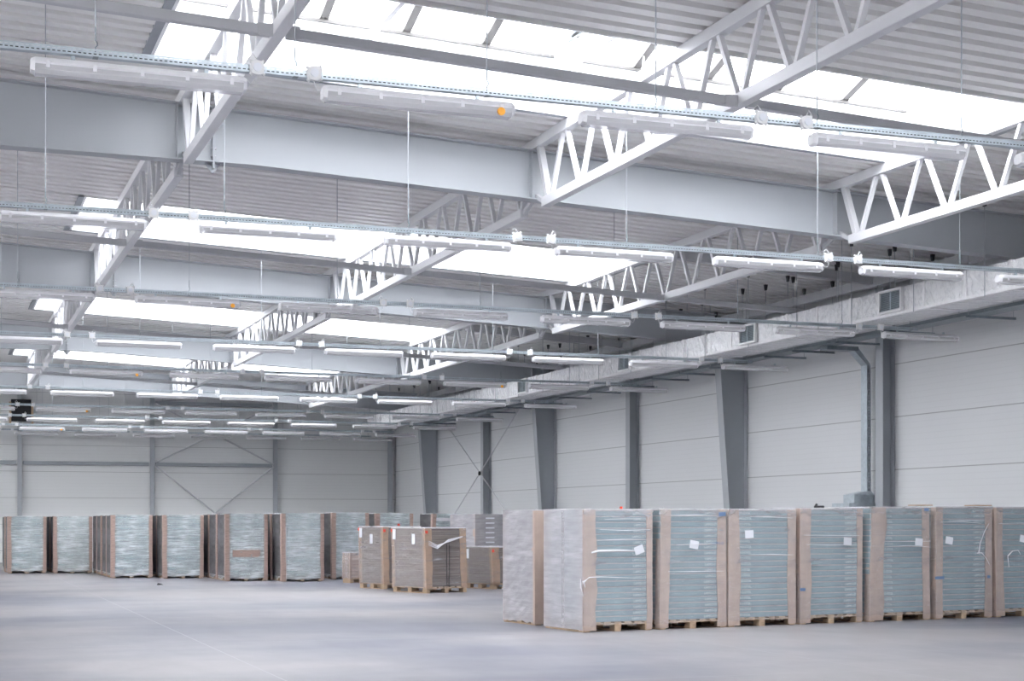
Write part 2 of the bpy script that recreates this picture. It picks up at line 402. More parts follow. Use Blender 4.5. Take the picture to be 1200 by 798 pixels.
# ------------------------------------------------------------------ lattice trusses
def truss(gp, gn):
    """spans from girder line y=gp to y=gn; local origin below the top chord at x"""
    root = empty('roof_truss', (0, 0, 0), 'x', 'truss', 'white lattice roof trusses')
    L = gn - gp
    MB().box(-.06, .06, -.02, L + .02, -.14, 0).build('top_chord', M['truss'], root, bevel=.006)
    bz = -.945
    MB().box(-.06, .06, .46, L - .36, bz - .065, bz + .065).build('bottom_chord', M['truss'], root, bevel=.006)
    nb = 11; yb = [.56 + (L - 1.12) * k / (nb - 1) for k in range(nb)]
    nodes_t = [.10] + [(a + b) / 2 for a, b in zip(yb, yb[1:])] + [L - .10]
    def dg(a, b, w): MB().bar((0, a, bz), (0, b, -.08), w, w).build('diagonal', M['truss'], root)
    for k, y in enumerate(yb):
        dg(y - .035, nodes_t[k] + (.05), .085 if k == 0 else .058)
        dg(y + .035, nodes_t[k + 1] - (.05), .085 if k == nb - 1 else .058)
    for y0, y1 in ((.04, .52), (L - .04, L - .42)):
        MB().bar((0, y0, -.80), (0, y1, bz - .02), .05, .06).build('end_bracket', M['tie'], root)
    return root
T0 = truss(0, 12)
TN = ['left', 'middle', 'right']
first = True
for b in range(4):
    for t in range(3):
        o = T0 if first else copy_tree(T0); first = False
        o.location = (TX[t], GY[b] - 12, hd(TX[t]))
        o['label'] = 'white lattice roof truss on the %s line, under the %s skylight' % (TN[t], BAYN[b])

# grey tubes tying the truss bottom chords together, one per bay
for b in range(4):
    y = GY[b] - 6.0
    root = empty('tie_beam', (0, y, EYE + 4.58), 'grey steel tube tying the trusses across the hall below the %s skylight' % BAYN[b], 'beam', 'tie beams')
    def hz(x): return -PITCH * (x - 3.05) + .03
    segs = [(-4, TX[0]), (TX[0], TX[1]), (TX[1], TX[2]), (TX[2], 17.4)]
    for a, c in segs:
        a2 = a + (.07 if a > 0 else 0); c2 = c - (.07 if c < 17 else 0)
        tb = MB().bar((a2, 0, hz(a)), (c2, 0, hz(c)), .09, .10).build('tube', M['tie'], root, bevel=.01)
    for x in TX:
        p = MB()
        for s in (-1, 1): p.box(x + s * .13 - .07, x + s * .13 + .07, -.056, -.046, hz(x) - .06, hz(x) + .06)
        p.build('fixing_plate', M['tie'], root)
# struts at deck level between the right truss and the slim wall columns
for b in range(1, 4):
    y = GY[b] - 6.0
    tag(MB().bar((TX[2] + .07, y, hd(12.83) - .13), (17.42, y, EYE + 4.74), .14, .18).build('eaves_strut', M['tie']),
        'grey strut under the deck, right truss line to slim wall column, %s one' % ['', 'nearest', 'middle', 'farthest'][b], 'strut', 'eaves struts')

# ------------------------------------------------------------------ wall columns
def main_column(y, lab):
    root = empty('tapered_column', (17.4, y, 0), lab, 'column', 'tapered wall columns')
    zt = EYE + 4.72; xb, xt = 17.40, 16.95; xo = 17.73
    MB().prism([(xb - 17.4, 0), (xo - 17.4, 0), (xo - 17.4, zt), (xt - 17.4, zt)], 1, -.006, .006).build('web', M['column'], root)
    f = MB(); f.bar((xb - 17.4, 0, 0), (xt - 17.4, 0, zt), .016, .28, up=(0, 1, 0)); f.build('inner_flange', M['girder'], root)
    MB().box(xo - 17.4 - .016, xo - 17.4, -.14, .14, 0, zt).build('outer_flange', M['girder'], root)
    MB().box(-.08, .36, -.2, .2, 0, .02).build('base_plate', M['column'], root)
for y, w in zip(GY, ('', '', '', '')):
    i = GY.index(y)
    if i == 0: continue
    main_column(y, ['', 'wide tapered grey steel column on the side wall, nearest and largest',
                    'wide tapered grey steel column on the side wall, middle of the three',
                    'wide tapered grey steel column on the side wall, farthest and smallest'][i])
for y, lab in ((26.76, 'slim straight grey column on side wall right of the cable riser, nearest'),
               (38.76, 'slim straight grey column on side wall between nearest and middle tapered columns'),
               (50.76, 'slim straight grey column on side wall where the cross bracing meets')):
    root = empty('slim_column', (17.6, y, 0), lab, 'column', 'slim wall columns')
    zt = EYE + 4.62
    MB().box(-.13, .13, -.006, .006, 0, zt).build('web', M['column'], root)
    MB().box(-.145, -.13, -.13, .13, 0, zt).build('inner_flange', M['girder'], root)
    MB().box(.115, .13, -.13, .13, 0, zt).build('outer_flange', M['column'], root)
for x, lab in ((3.05, 'grey steel post on the end wall passing the black wall opening, leftmost'),
               (7.96, 'grey steel post on the end wall at the left side of the cross bracing'),
               (12.77, 'grey steel post on the end wall at the right side of the cross bracing'),
               (17.5, 'grey steel post in the corner of the end wall and side wall')):
    root = empty('wall_post', (x, YE - .1, 0), lab, 'post', 'end wall posts')
    zt = hd(x) - .02
    MB().box(-.006, .006, -.09, .09, 0, zt).build('web', M['column'], root)
    MB().box(-.075, .075, -.10, -.086, 0, zt).build('front_flange', M['girder'], root)
    MB().box(-.075, .075, .086, .10, 0, zt).build('rear_flange', M['girder'], root)
for x0, x1, lab in ((-2, 2.93, 'grey horizontal rail on end wall left of the leftmost post'), (3.17, 7.84, 'grey horizontal rail on end wall between the leftmost post and the bracing'),
                    (8.08, 12.65, 'grey horizontal rail on end wall across the cross bracing')):
    tag(MB().box(x0, x1, YE - .16, YE - .02, EYE + 2.18, EYE + 2.32).build('wall_rail', M['column'], bevel=.01), lab, 'rail', 'end wall rails')
tag(MB().box(8.08, 12.65, YE - .16, YE - .02, EYE + 4.55, EYE + 4.69).build('wall_rail', M['column'], bevel=.01), 'grey horizontal rail high on end wall above the cross bracing', 'rail', 'end wall rails')
def brace(a, b, lab, r=.034, group='end wall braces'):
    tag(MB().tube([a, b], r, 8).build('brace_rod', M['tie']), lab, 'brace', group)
yb_ = YE - .30
for (za, zb, nm) in ((EYE + 2.30, EYE + 4.60, 'upper'), (.05, EYE + 2.20, 'lower')):
    brace((8.06, yb_, za), (12.67, yb_, zb), '%s diagonal rod on the end wall rising to the right' % nm)
    brace((8.06, yb_ + .10, zb), (12.67, yb_ + .10, za), '%s diagonal rod on the end wall falling to the right' % nm)
brace((17.40, 45.0, .3), (17.40, 56.5, EYE + 4.5), 'diagonal bracing rod on side wall rising away behind the slim column', .018, 'side wall braces')
brace((17.36, 45.0, EYE + 4.5), (17.36, 56.5, .3), 'diagonal bracing rod on side wall descending away behind the slim column', .018, 'side wall braces')
tag(MB().tube([(17.29, 50.6, EYE + 1.65), (17.335, 50.6, EYE + 1.65)], .07, 16).build('brace_hub', M['black']),
    'black round hub at the crossing of the side wall braces', 'hub')
# black opening on the end wall
root = empty('wall_opening', (3.1, YE - .24, EYE + 3.8), 'black wall opening with pale wooden side boards high on the end wall', 'vent')
MB().box(-.36, .36, -.03, .22, 0, .82).build('dark_panel', M['black'], root)
for k in range(6): MB().box(-.36, .36, -.05, -.03, .08 + .125 * k, .10 + .125 * k).build('slat', M['black'], root)
for s in (-1, 1): MB().box(s * .40 - .04, s * .40 + .04, -.06, 0, -.1, .72).build('side_board', M['wood'], root)

# ------------------------------------------------------------------ cable trays with lamps across the hall
ROWY = [12.0, 18.0, 24.08, 30.15, 36.1, 42.15, 48.4, 53.3, 58.3, 61.6]
TH = EYE + 3.445
def slotted_side(mb, y, x0, x1, z0, z1, pitch=.0366):
    """a rail side with two staggered rows of real slots"""
    n_ = int((x1 - x0) / pitch); h = z1 - z0
    zz = [z0, z0 + .28 * h, z0 + .42 * h, z0 + .60 * h, z0 + .74 * h, z1]
    mb.quad((x0, y, zz[0]), (x1, y, zz[0]), (x1, y, zz[1]), (x0, y, zz[1]))
    mb.quad((x0, y, zz[2]), (x1, y, zz[2]), (x1, y, zz[3]), (x0, y, zz[3]))
    mb.quad((x0, y, zz[4]), (x1, y, zz[4]), (x1, y, zz[5]), (x0, y, zz[5]))
    for k in range(n_):
        a = x0 + k * pitch
        for zi in (1, 3): mb.quad((a, y, zz[zi]), (a + pitch * .42, y, zz[zi]), (a + pitch * .42, y, zz[zi + 1]), (a, y, zz[zi + 1]))
def tray_mesh():
    mb = MB(); x0, x1 = -1.4, 16.5
    slotted_side(mb, -.03, x0, x1, -.028, .028); slotted_side(mb, .03, x0, x1, -.028, .028)
    mb.box(x0, x1, -.03, .03, -.029, -.026)
    return mb.mesh('rail', M['galv'])
TRAY = tray_mesh()
CABL = MB(); [CABL.tube([(-1.4, yy, zz), (6.5, yy, zz + .002), (16.4, yy, zz)], .0085, 6) for yy, zz in ((-.012, -.016), (.010, -.015), (-.004, .0), (.012, .004))]
CABL = CABL.mesh('cables', M['dark'])
def rod_mesh(L, hook=True): return MB().tube([(0, 0, .20), (0, 0, L)], .0055, 6).mesh('hanger_rod', M['rod'])
hk = MB(); hk.tube([(0, 0, -.028), (0, 0, .05), (.012, 0, .065), (.012, 0, .085), (0, 0, .10), (0, 0, .20)], .006, 6); hk.box(-.02, .02, -.036, .036, -.0295, -.026)
HOOK = hk.mesh('hook', M['galv_dark'])
RODX = {0: [1.12, 2.61, 4.17, 5.66, 7.20, 8.69, 10.2, 11.7, 13.2, 14.7, 16.3], 1: [1.15, 3.10, 5.27, 8.09, 10.81, 13.01, 15.0, 16.3]}
# lamp prototypes
def lamp():
    root = empty('strip_light', (0, 0, 0), 'x', 'ceiling light', 'strip lights under the cable trays')
    L = 1.57
    prof = [(-.075, -.062), (.075, -.062), (.08, -.045), (.055, -.01), (.03, 0), (-.03, 0), (-.055, -.01), (-.08, -.045)]
    MB().prism(prof, 0, .03, L - .03).build('housing', M['housing'], root)
    prof = [(-.078, -.060), (-.070, -.095), (-.045, -.125), (.045, -.125), (.070, -.095), (.078, -.060)]
    mb = MB(); i = 0
    for (ya, za), (yb, zb) in zip(prof, prof[1:]): mb.quad((.03, ya, za), (L - .03, ya, za), (L - .03, yb, zb), (.03, yb, zb))
    mb.build('cover', M['clear'], root)
    for y in (-.035, .035): MB().tube([(.06, y, -.088), (L - .06, y, -.088)], .013, 10).build('tube', M['tube'], root, smooth=True)
    for x, s in ((.03, -1), (L - .03, 1)):
        p2 = [(-.078, -.045), (-.065, -.11), (0, -.122), (.065, -.11), (.078, -.045), (.05, -.006), (-.05, -.006)]
        e = MB(); n_ = len(p2); e.v = [(x, y, z) for y, z in p2] + [(x + s * .03, y * .75, z * .8 - .012) for y, z in p2]
        e.f = [tuple(range(n_)), tuple(range(n_, 2 * n_))] + [(k, (k + 1) % n_, n_ + (k + 1) % n_, n_ + k) for k in range(n_)]
        e.build('end_cap', M['housing'], root)
    for x in (.30, L - .30):
        MB().box(x - .015, x + .015, -.012, .012, 0, .038).build('bracket', M['galv'], root)
    return root
LAMP = lamp()
clips = [MB().box(x - .014, x + .014, s * .083 - .004, s * .083 + .004, -.085, -.035).mesh('clip', M['housing']) for x in (.12, .45, .79, 1.12, 1.45) for s in (-1,)]
LAMP2 = copy_tree(LAMP)
for c in clips: inst('clip', c, LAMP2)
prof = MB().tube([(1.36, -.088, -.10), (1.40, -.094, -.10)], .028, 10)
def box_mesh():
    mb = MB(); n_ = 16; pr = []
    for k in range(n_):
        a = 2 * math.pi * k / n_; r = .062 if k % 4 == 0 else (.055 if k % 2 == 0 else .056)
        pr.append((r * math.cos(a), r * math.sin(a)))
    mb.prism(pr, 1, -.045, 0)
    for a in (0, math.pi / 2, math.pi, 1.5 * math.pi): 
        mb.tube([(.05 * math.cos(a), -.022, .05 * math.sin(a)), (.078 * math.cos(a), -.022, .078 * math.sin(a))], .014, 8)
    return mb.mesh('junction_box', M['white'])
JB = box_mesh()
JL = MB().prism([(.034 * math.cos(k * math.pi / 4), .034 * math.sin(k * math.pi / 4)) for k in range(8)], 1, -.052, -.044).mesh('lid', M['paper'])
def cable(s): return MB().tube([(0, -.022, -.06), (s * .01, -.022, -.10), (s * .025, -.022, -.128), (s * .05, -.015, -.12), (s * .070, 0, -.09)], .004, 6).mesh('cable', M['white'])
CB = {1: cable(1), -1: cable(-1)}
UPC = {1: MB().tube([(0, -.022, .06), (.03, -.01, .11), (.06, 0, .08), (.07, .02, .03)], .0045, 6).mesh('lead', M['white']),
       -1: MB().tube([(0, -.022, .06), (-.03, -.01, .11), (-.06, 0, .08), (-.07, .02, .03)], .0045, 6).mesh('lead', M['white'])}
ORANGE = {(0, 1), (2, 1), (4, 1), (6, 1), (8, 1), (4, 5)}
NUM = ['first', 'second', 'third', 'fourth', 'fifth', 'sixth', 'seventh', 'eighth']
used = {1: False, 2: False}
for r, y in enumerate(ROWY):
    z = TH
    x0v = .036 * y     # left picture edge at this depth
    root = empty('cable_tray', (0, y, z), 'slotted steel tray spanning the hall carrying strip lights, %s row from the camera' % ROWN[r], 'cable tray', 'light carrying trays')
    inst('rail', TRAY, root); inst('cables', CABL, root)
    for x in RODX.get(r, [1.15, 3.62, 5.9, 8.25, 10.6, 12.9, 14.95, 16.35]):
        rd = inst('hanger_rod', rod_mesh(hd(x) - z + .01), root, (x, 0, 0))
        inst('hook', HOOK, rd)
    cnt = 0
    kv = [k for k in range(8) if .66 + 2.16 * k + 1.57 > x0v and (.66 + 2.16 * k) / y < .79]
    for k in range(8):
        x = .66 + 2.16 * k
        if k not in kv: continue
        idx = kv.index(k)
        src = LAMP2 if r < 3 else LAMP
        key = 2 if r < 3 else 1
        if used[key]: o = copy_tree(src)
        else: o = src; used[key] = True
        o.location = (x, y, z - .068)
        extra = ' with an orange dot' if (r, k) in ORANGE else ''
        o['label'] = 'strip light, %s in the %s row%s' % (ORD[idx], ROWN[r], extra)
        if (r, k) in ORANGE:
            MB().tube([(1.44, -.080, -.095), (1.44, -.098, -.095)], .032, 12).build('orange_dot', M['orange'], o)
    jb = [(k, s) for k in range(0, 7) for s in (0, 1) if k % 2 == 0]
    jv = [(k, s) for k, s in jb if (.66 + 2.16 * k + 1.57 + (.07 if s == 0 else .52)) > x0v and (.66 + 2.16 * k + 2.3) / y < .79]
    for q, (k, s) in enumerate(jv):
        x = .66 + 2.16 * k + 1.57 + (.075 if s == 0 else .515)
        o = empty('junction_box', (x, y - .032, z), 'white junction box on the %s tray row, %s box from the left' % (ROWN[r], NUM[q]), 'junction box', 'junction boxes on the trays')
        inst('box_body', JB, o, rot=(0, math.pi / 4 + random.uniform(-.12, .12), 0)); inst('lid', JL, o, loc=(0, 0, 0))
        inst('cable', CB[-1 if s == 0 else 1], o)
        if k < 6: inst('lead', UPC[1 if s else -1], o)

# ------------------------------------------------------------------ insulated air duct along the side wall
DX0, DX1, DZ0, DZ1, DY0, DY1 = 15.38, 16.21, EYE + 3.54, EYE + 3.98, 14.0, 58.0
root = empty('air_duct', (15.78, 36, DZ0), 'long silver foil-wrapped air duct hung along the side wall', 'air duct')
def rel(mb, name, mat, smooth=False):
    mb.v = [(a - 15.78, b - 36, c - DZ0) for a, b, c in mb.v]; return mb.build(name, mat, root, smooth)
d = MB(); ny = 600; rnd = random.Random(3)
ring = []
per = [(DX0, DZ0 + (DZ1 - DZ0) * t) for t in (0, .2, .4, .6, .8, 1)] + [(DX0 + (DX1 - DX0) * t, DZ1) for t in (.33, .66, 1)] + [(DX1, DZ0 + (DZ1 - DZ0) * t) for t in (.66, .33, 0)] + [(DX1 - (DX1 - DX0) * t, DZ0) for t in (.33, .66)]
for j in range(ny + 1):
    y = DY0 + (DY1 - DY0) * j / ny; i = len(d.v)
    sag = .012 * math.sin(y * 5.6)
    for k, (x, z) in enumerate(per):
        a = .016 if k in (1, 2, 3, 4) else .006
        d.v.append((x + (rnd.uniform(-a, a) - (.012 * abs(math.sin(y * 2.8))) * (k in (1, 2, 3, 4))), y + rnd.uniform(-.02, .02) * (0 < j < ny), z + rnd.uniform(-.006, .006)))
    if j:
        n_ = len(per)
        for k in range(n_): d.f.append((i - n_ + k, i - n_ + (k + 1) % n_, i + (k + 1) % n_, i + k))
rel(d, 'insulation_wrap', M['foil'])
y = DY0 + .4
GR = [23.14, 28.19, 34.23, 41.1]
while y < DY1:
    if all(abs(y - g) > .42 for g in GR):
        t = MB(); t.box(DX0 - .022, DX1 + .01, y - .03, y + .03, DZ0 - .012, DZ1 + .012); rel(t, 'joint_tape', M['foiltape'])
    y += 1.12
rel(MB().box(DX0 - .02, DX0 + .05, DY0, DY1, DZ0 - .012, DZ0 + .035), 'edge_tape', M['foiltape'])
for g in GR:
    f = MB(); w, h0, h1 = .30, DZ0 + .07, DZ1 - .05
    for a in ((g - w - .04, g - w, h0 - .04, h1 + .04), (g + w, g + w + .04, h0 - .04, h1 + .04), (g - w, g + w, h0 - .04, h0), (g - w, g + w, h1, h1 + .04)):
        f.box(DX0 - .085, DX0 - .02, a[0], a[1], a[2], a[3])
    f.v = [(a - 15.78, b - 36, c - DZ0) for a, b, c in f.v]; fr = f.build('grille', M['white'], root)
    gl = MB().box(DX0 - .045, DX0 - .03, g - w, g + w, h0, h1)
    gl.v = [(a - 15.78, b - 36, c - DZ0) for a, b, c in gl.v]; gl.build('grille_back', M['galv_dark'], fr)
    lv = MB(); nl = 12
    for k in range(nl):
        z = h0 + (h1 - h0) * (k + .5) / nl; lv.bar((DX0 - .062, g - w, z), (DX0 - .062, g + w, z), .004, .020, up=(.7, 0, .7))
    lv.box(DX0 - .07, DX0 - .05, g - .008, g + .008, h0, h1)
    lv.v = [(a - 15.78, b - 36, c - DZ0) for a, b, c in lv.v]; lv.build('louvre', M['galv'], fr)
y = DY0 + .9
while y < DY1:
    for x in (DX0 - .035, DX1 + .035):
        h = MB(); h.tube([(x, y, DZ0 - .03), (x, y, hd(x) + .02)], .007, 6); 
        h.v = [(a - 15.78, b - 36, c - DZ0) for a, b, c in h.v]; hh = h.build('hanger', M['rod'], root)
        c = MB(); c.prism([(x - .035, hd(x) - .01), (x + .035, hd(x) - .01), (x + .015, hd(x) - .13), (x - .015, hd(x) - .13)], 1, y - .03, y + .03)
        c.v = [(a - 15.78, b - 36, c_ - DZ0) for a, b, c_ in c.v]; c.build('deck_clamp', M['dark'], hh)
    y += 1.9

# wide cable tray beside the wall on its cross arms
root = empty('wall_cable_tray', (16.62, 36, EYE + 3.53), 'long grey cable tray on cross arms running away along the side wall', 'cable tray')
t = MB(); y0, y1 = -20.5, 20.0
for x in (-.19, .19): t.box(x - .004, x + .004, y0, y1, -.03, .03)
t.box(-.19, .19, y0, y1, -.03, -.026)
t.build('tray_channel', M['galv_dark'], root)
cb = MB(); rr = random.Random(5)
for k in range(5): cb.tube([(-.14 + .07 * k + rr.uniform(-.01, .01), y0 + j * 1.5, -.012 + rr.uniform(0, .006)) for j in range(28)], .010, 6)
cb.build('cables', M['dark'], root)
for yy in [20.4, 22.46, 24.79, 26.6, 28.25, 29.38, 31.9, 33.4, 34.9, 36.9, 39, 41, 43.2, 45.2, 47.2, 49.3, 51.3, 53.3, 55.2]:
    a = MB(); a.box(-.25, .74, yy - 36 - .02, yy - 36 + .02, -.075, -.032); am = a.build('cross_arm', M['galv_dark'], root)
    for x in (-.22, .70):
        MB().tube([(x, yy - 36, -.075), (x, yy - 36, hd(16.62 + x) - EYE - 3.53 + .01)], .006, 6).build('hanger_rod', M['rod'], am)
        c = MB(); zt = hd(16.62 + x) - EYE - 3.53; c.prism([(x - .035, zt - .01), (x + .035, zt - .01), (x + .015, zt - .13), (x - .015, zt - .13)], 1, yy - 36 - .03, yy - 36 + .03)
        c.build('deck_clamp', M['dark'], am)

# cable riser down the side wall to its cabinet
root = empty('cable_riser', (17.55, 27.35, EYE + .62), 'galvanised perforated cable riser on the side wall left of the nearest slim column', 'cable riser')
def perf_box(mb, x0, x1, y0, y1, z0, z1, n_):
    mb.quad((x0, y0, z0), (x0, y1, z0), (x0, y1, z1), (x0, y0, z1)); mb.quad((x1, y0, z0), (x1, y1, z0), (x1, y1, z1), (x1, y0, z1))
    mb.quad((x0, y1, z0), (x1, y1, z0), (x1, y1, z1), (x0, y1, z1))
    xa, xb = x0 + (x1 - x0) * .3, x0 + (x1 - x0) * .7
    mb.quad((x0, y0, z0), (xa, y0, z0), (xa, y0, z1), (x0, y0, z1)); mb.quad((xb, y0, z0), (x1, y0, z0), (x1, y0, z1), (xb, y0, z1))
    dz = (z1 - z0) / n_
    for k in range(n_): mb.quad((xa, y0, z0 + k * dz), (xb, y0, z0 + k * dz), (xb, y0, z0 + (k + .5) * dz), (xa, y0, z0 + (k + .5) * dz))
mb = MB(); perf_box(mb, -.06, .03, -.11, .11, 0, 2.52, 44); mb.build('riser_channel', M['galv'], root)
MB().hexa([(-.06, -.11, 2.52), (.03, -.11, 2.52), (.03, .11, 2.52), (-.06, .11, 2.52), (-.36, -.11, 2.80), (-.27, -.11, 2.86), (-.27, .11, 2.86), (-.36, .11, 2.80)]).build('bend', M['galv'], root)
MB().box(-.99, -.27, -.13, .13, 2.79, 2.87).build('link_tray', M['galv_dark'], root)
root = empty('control_cabinet', (17.4, 27.35, 0), 'grey sheet-metal cabinet with sloped hood at the foot of the cable riser', 'cabinet')
c = MB(); zb = EYE + .13
c.hexa([(-.26, -.20, zb + .25), (.20, -.20, zb + .25), (.20, .20, zb + .25), (-.26, .20, zb + .25), (-.26, -.20, zb + .42), (.20, -.20, zb + .42), (.20, .20, zb + .42), (-.26, .20, zb + .42)])
c.hexa([(-.26, -.20, zb + .42), (.20, -.20, zb + .42), (.20, .20, zb + .42), (-.26, .20, zb + .42), (.05, -.12, zb + .49), (.18, -.12, zb + .49), (.18, .12, zb + .49), (.05, .12, zb + .49)])
c.build('hood', M['galv'], root)
MB().box(-.40, .24, -.24, .40, zb + .10, zb + .25).build('cap', M['galv'], root)
MB().box(-.33, .22, -.22, .30, .06, zb + .10).build('body', M['galv'], root)
MB().box(-.30, .20, -.24, .27, 0, .06).build('plinth', M['dark'], root)

# ------------------------------------------------------------------ pallet loads
def pallet_mesh(w, d, skirt=0):
    mb = MB(); 
    for k in range(3):
        x = (0.0, (w - .10) / 2, w - .10)[k]
        for j in range(3):
            y = (0.0, (d - .14) / 2, d - .14)[j]; mb.box(x, x + .10, y, y + .14, .018, .095)
        mb.box(x, x + .10, 0, d, 0, .018)
    for j in range(3):
        y = (0.0, (d - .12) / 2, d - .12)[j]; mb.box(0, w, y, y + .12, .095, .112)
    for k in range(7):
        x = (w - .11) * k / 6; mb.box(x, x + .11, 0, d, .112, .132)
    return mb.mesh('pallet_base', M['wood'])
def film_mesh(w, d, z0, z1, mat, seed, off=.012, lean=0):
    r_ = random.Random(seed); mb = MB(); nz = 22; nx = 8; per = []
    for s, (ax, ay, bx, by) in enumerate(((-off, -off, w + off, -off), (w + off, -off, w + off, d + off), (w + off, d + off, -off, d + off), (-off, d + off, -off, -off))):
        nxn, nyn = ((0, -1), (1, 0), (0, 1), (-1, 0))[s]
        for k in range(nx):
            t = k / nx; per.append((ax + (bx - ax) * t, ay + (by - ay) * t, nxn, nyn, k))
    n_ = len(per)
    for j in range(nz + 1):
        z = z0 + (z1 - z0) * j / nz
        for x, y, a, b, k in per:
            q = r_.uniform(0, .010) if k else 0
            zz = z + (r_.uniform(-.03, .02) if j == 0 else 0)
            mb.v.append((x + a * q + lean * z, y + b * q, zz))
        if j:
            i = len(mb.v) - n_
            for k in range(n_): mb.f.append((i - n_ + k, i - n_ + (k + 1) % n_, i + (k + 1) % n_, i + k))
    i = len(mb.v) - n_
    mb.v.append((w / 2 + lean * z1, d / 2, z1 + .004)); c = len(mb.v) - 1
    for k in range(n_): mb.f.append((i + k, i + (k + 1) % n_, c))
    return mb.mesh('stretch_film', mat, smooth=False)
def corner(parent, x, y, sx_, sy_, arm, z0, z1, mat, lean_top=0, arm2=None, seed=0, label=None):
    """L-shaped cardboard edge guard; sx_,sy_ = +1 when its arms run towards +x/+y"""
    r_ = random.Random(seed); mb = MB(); n_ = 7; t = .006; arm2 = arm2 or arm
    lay = []
    for j in range(n_):
        z = z0 + (z1 - z0) * j / (n_ - 1); w_ = arm * (1 + r_.uniform(-.10, .10)); o_ = r_.uniform(-.004, .004) + lean_top * j / (n_ - 1)
        lay.append([(x + o_, y - 0, z), (x + o_ + sx_ * w_, y, z), (x + o_ + sx_ * w_, y - sy_ * t, z), (x + o_ - sx_ * t, y - sy_ * t, z), (x + o_ - sx_ * t, y + sy_ * arm2, z), (x + o_, y + sy_ * arm2, z)])
    for j, L_ in enumerate(lay):
        mb.v += L_
        if j:
            i = j * 6
            for k in range(6): mb.f.append((i - 6 + k, i - 6 + (k + 1) % 6, i + (k + 1) % 6, i + k))
    mb.f.append(tuple(range(6))); mb.f.append(tuple((n_ - 1) * 6 + k for k in range(6)))
    o = mb.build('corner_board', mat, parent)
    if label: o['label'] = label
    return o
def paper(parent, w, u, zc, rot, size=(.15, .115), name='paper_label', y=-.030, mat=None, side=False):
    a, b = size; mb = MB(); c, s = math.cos(rot), math.sin(rot)
    P = [(-a / 2, -b / 2), (a / 2, -b / 2), (a / 2, b / 2), (-a / 2, b / 2)]
    pts = [(px * c - pz * s, px * s + pz * c) for px, pz in P]
    if side: mb.hexa([(y, u - px, zc + pz) for px, pz in pts] + [(y - .0015, u - px, zc + pz) for px, pz in pts])
    else: mb.hexa([(u + px, y, zc + pz) for px, pz in pts] + [(u + px, y - .0015, zc + pz) for px, pz in pts])
    return mb.build(name, mat or M['paper'], parent)
_txt = {}
def text_mesh(s, size, mat, ext=.0006, name='printed_text'):
    k = (s, size)
    if k not in _txt:
        cu = bpy.data.curves.new(name, 'FONT'); cu.body = s; cu.size = size; cu.extrude = ext; cu.align_x = 'CENTER'; cu.resolution_u = 2
        o = bpy.data.objects.new(name, cu); COL.objects.link(o)
        me = bpy.data.meshes.new_from_object(o.evaluated_get(bpy.context.evaluated_depsgraph_get())); me.name = name
        bpy.data.objects.remove(o); me.materials.clear(); me.materials.append(mat); _txt[k] = me
    return _txt[k]
_pal = {}
def load_root(x, y, th, label, group, name='pallet_load'):
    return empty(name, (x, y, 0), label, 'pallet load', group, rz=th)
def near_load(x, y, th, w, d, H, label, al, ar, text_side, labels, tapes, seed, strip_lean=0, heavy_left=False):
    root = load_root(x, y, th, label, 'blue-green pallet loads in the near row')
    inst('pallet_base', pallet_mesh(w, d), root)
    n_ = 19; z0 = .134; hh = (H - z0 - .015) / n_; r_ = random.Random(seed)
    for k in range(n_):
        i = .008 + r_.uniform(0, .010)
        c = MB().box(i, w - i, .008 + r_.uniform(0, .006), d - .01, .0005, hh - .002)
        co = c.build('carton', M['carton'], root, bevel=.004, loc=(0, 0, z0 + k * hh))
        if text_side:
            tm = text_mesh('LAMO-STOL', .052, M['ink'])
            tx = w - ar - .07 if text_side > 0 else al + .06
            if k > 0 or True: inst('printed_text', tm, co, (tx + r_.uniform(-.015, .015), .006, hh * .24), (math.pi / 2, 0, 0))
    cm = M['card_pale']
    corner(root, -.004, -.006, 1, 1, al, .02, H - .01, cm, strip_lean, arm2=.12, seed=seed)
    corner(root, w + .004, -.006, -1, 1, ar, .02, H - .01, cm, -strip_lean * .5, arm2=.12, seed=seed + 1)
    corner(root, -.004, d + .006, 1, -1, .12, .03, H - .01, cm, seed=seed + 2)
    corner(root, w + .004, d + .006, -1, -1, .12, .03, H - .01, cm, seed=seed + 3)
    MB().box(-.002, w + .002, -.002, d + .002, H - .014, H - .002).build('top_sheet', M['frost'], root)
    inst('stretch_film', film_mesh(w, d, .10, H + .003, M['film'], seed), root)
    mb = MB(); r3 = random.Random(seed + 20); nn = 14; q = [H - .05 - r3.uniform(0, .09) for _ in range(nn + 1)]
    for k in range(nn): mb.quad((-.02 + (w + .04) * k / nn, -.024, q[k]), (-.02 + (w + .04) * (k + 1) / nn, -.024, q[k + 1]), (-.02 + (w + .04) * (k + 1) / nn, -.022, H + .004), (-.02 + (w + .04) * k / nn, -.022, H + .004))
    mb.build('film_lap', M['film_mid'], root)
    if heavy_left:
        mb = MB(); r2 = random.Random(seed + 9)
        for j in range(12):
            for k in range(6):
                ya, yb2 = -.01 + (d + .02) * k / 6, -.01 + (d + .02) * (k + 1) / 6; za, zb2 = .03 + (H - .03) * j / 12, .03 + (H - .03) * (j + 1) / 12
                mb.quad((-.026, ya, za), (-.026, yb2, za), (-.026, yb2, zb2), (-.026, ya, zb2))
        mb.build('film_overlap', M['film_heavy'], root)
        MB().box(-.030, -.027, .50, .58, .05, H - .02).build('film_seam', M['film_mid'], root)
    for u, zf, rot in labels: paper(root, w, u * w, zf * H, rot)
    for u, zf, sz in tapes: paper(root, w, u * w, zf * H, random.uniform(-.06, .06), sz, 'blue_tape', -.028, M['blue'])
    return root
TH_ = math.radians(7.25)
NL = 'wrapped blue-green carton pallet, near row, '
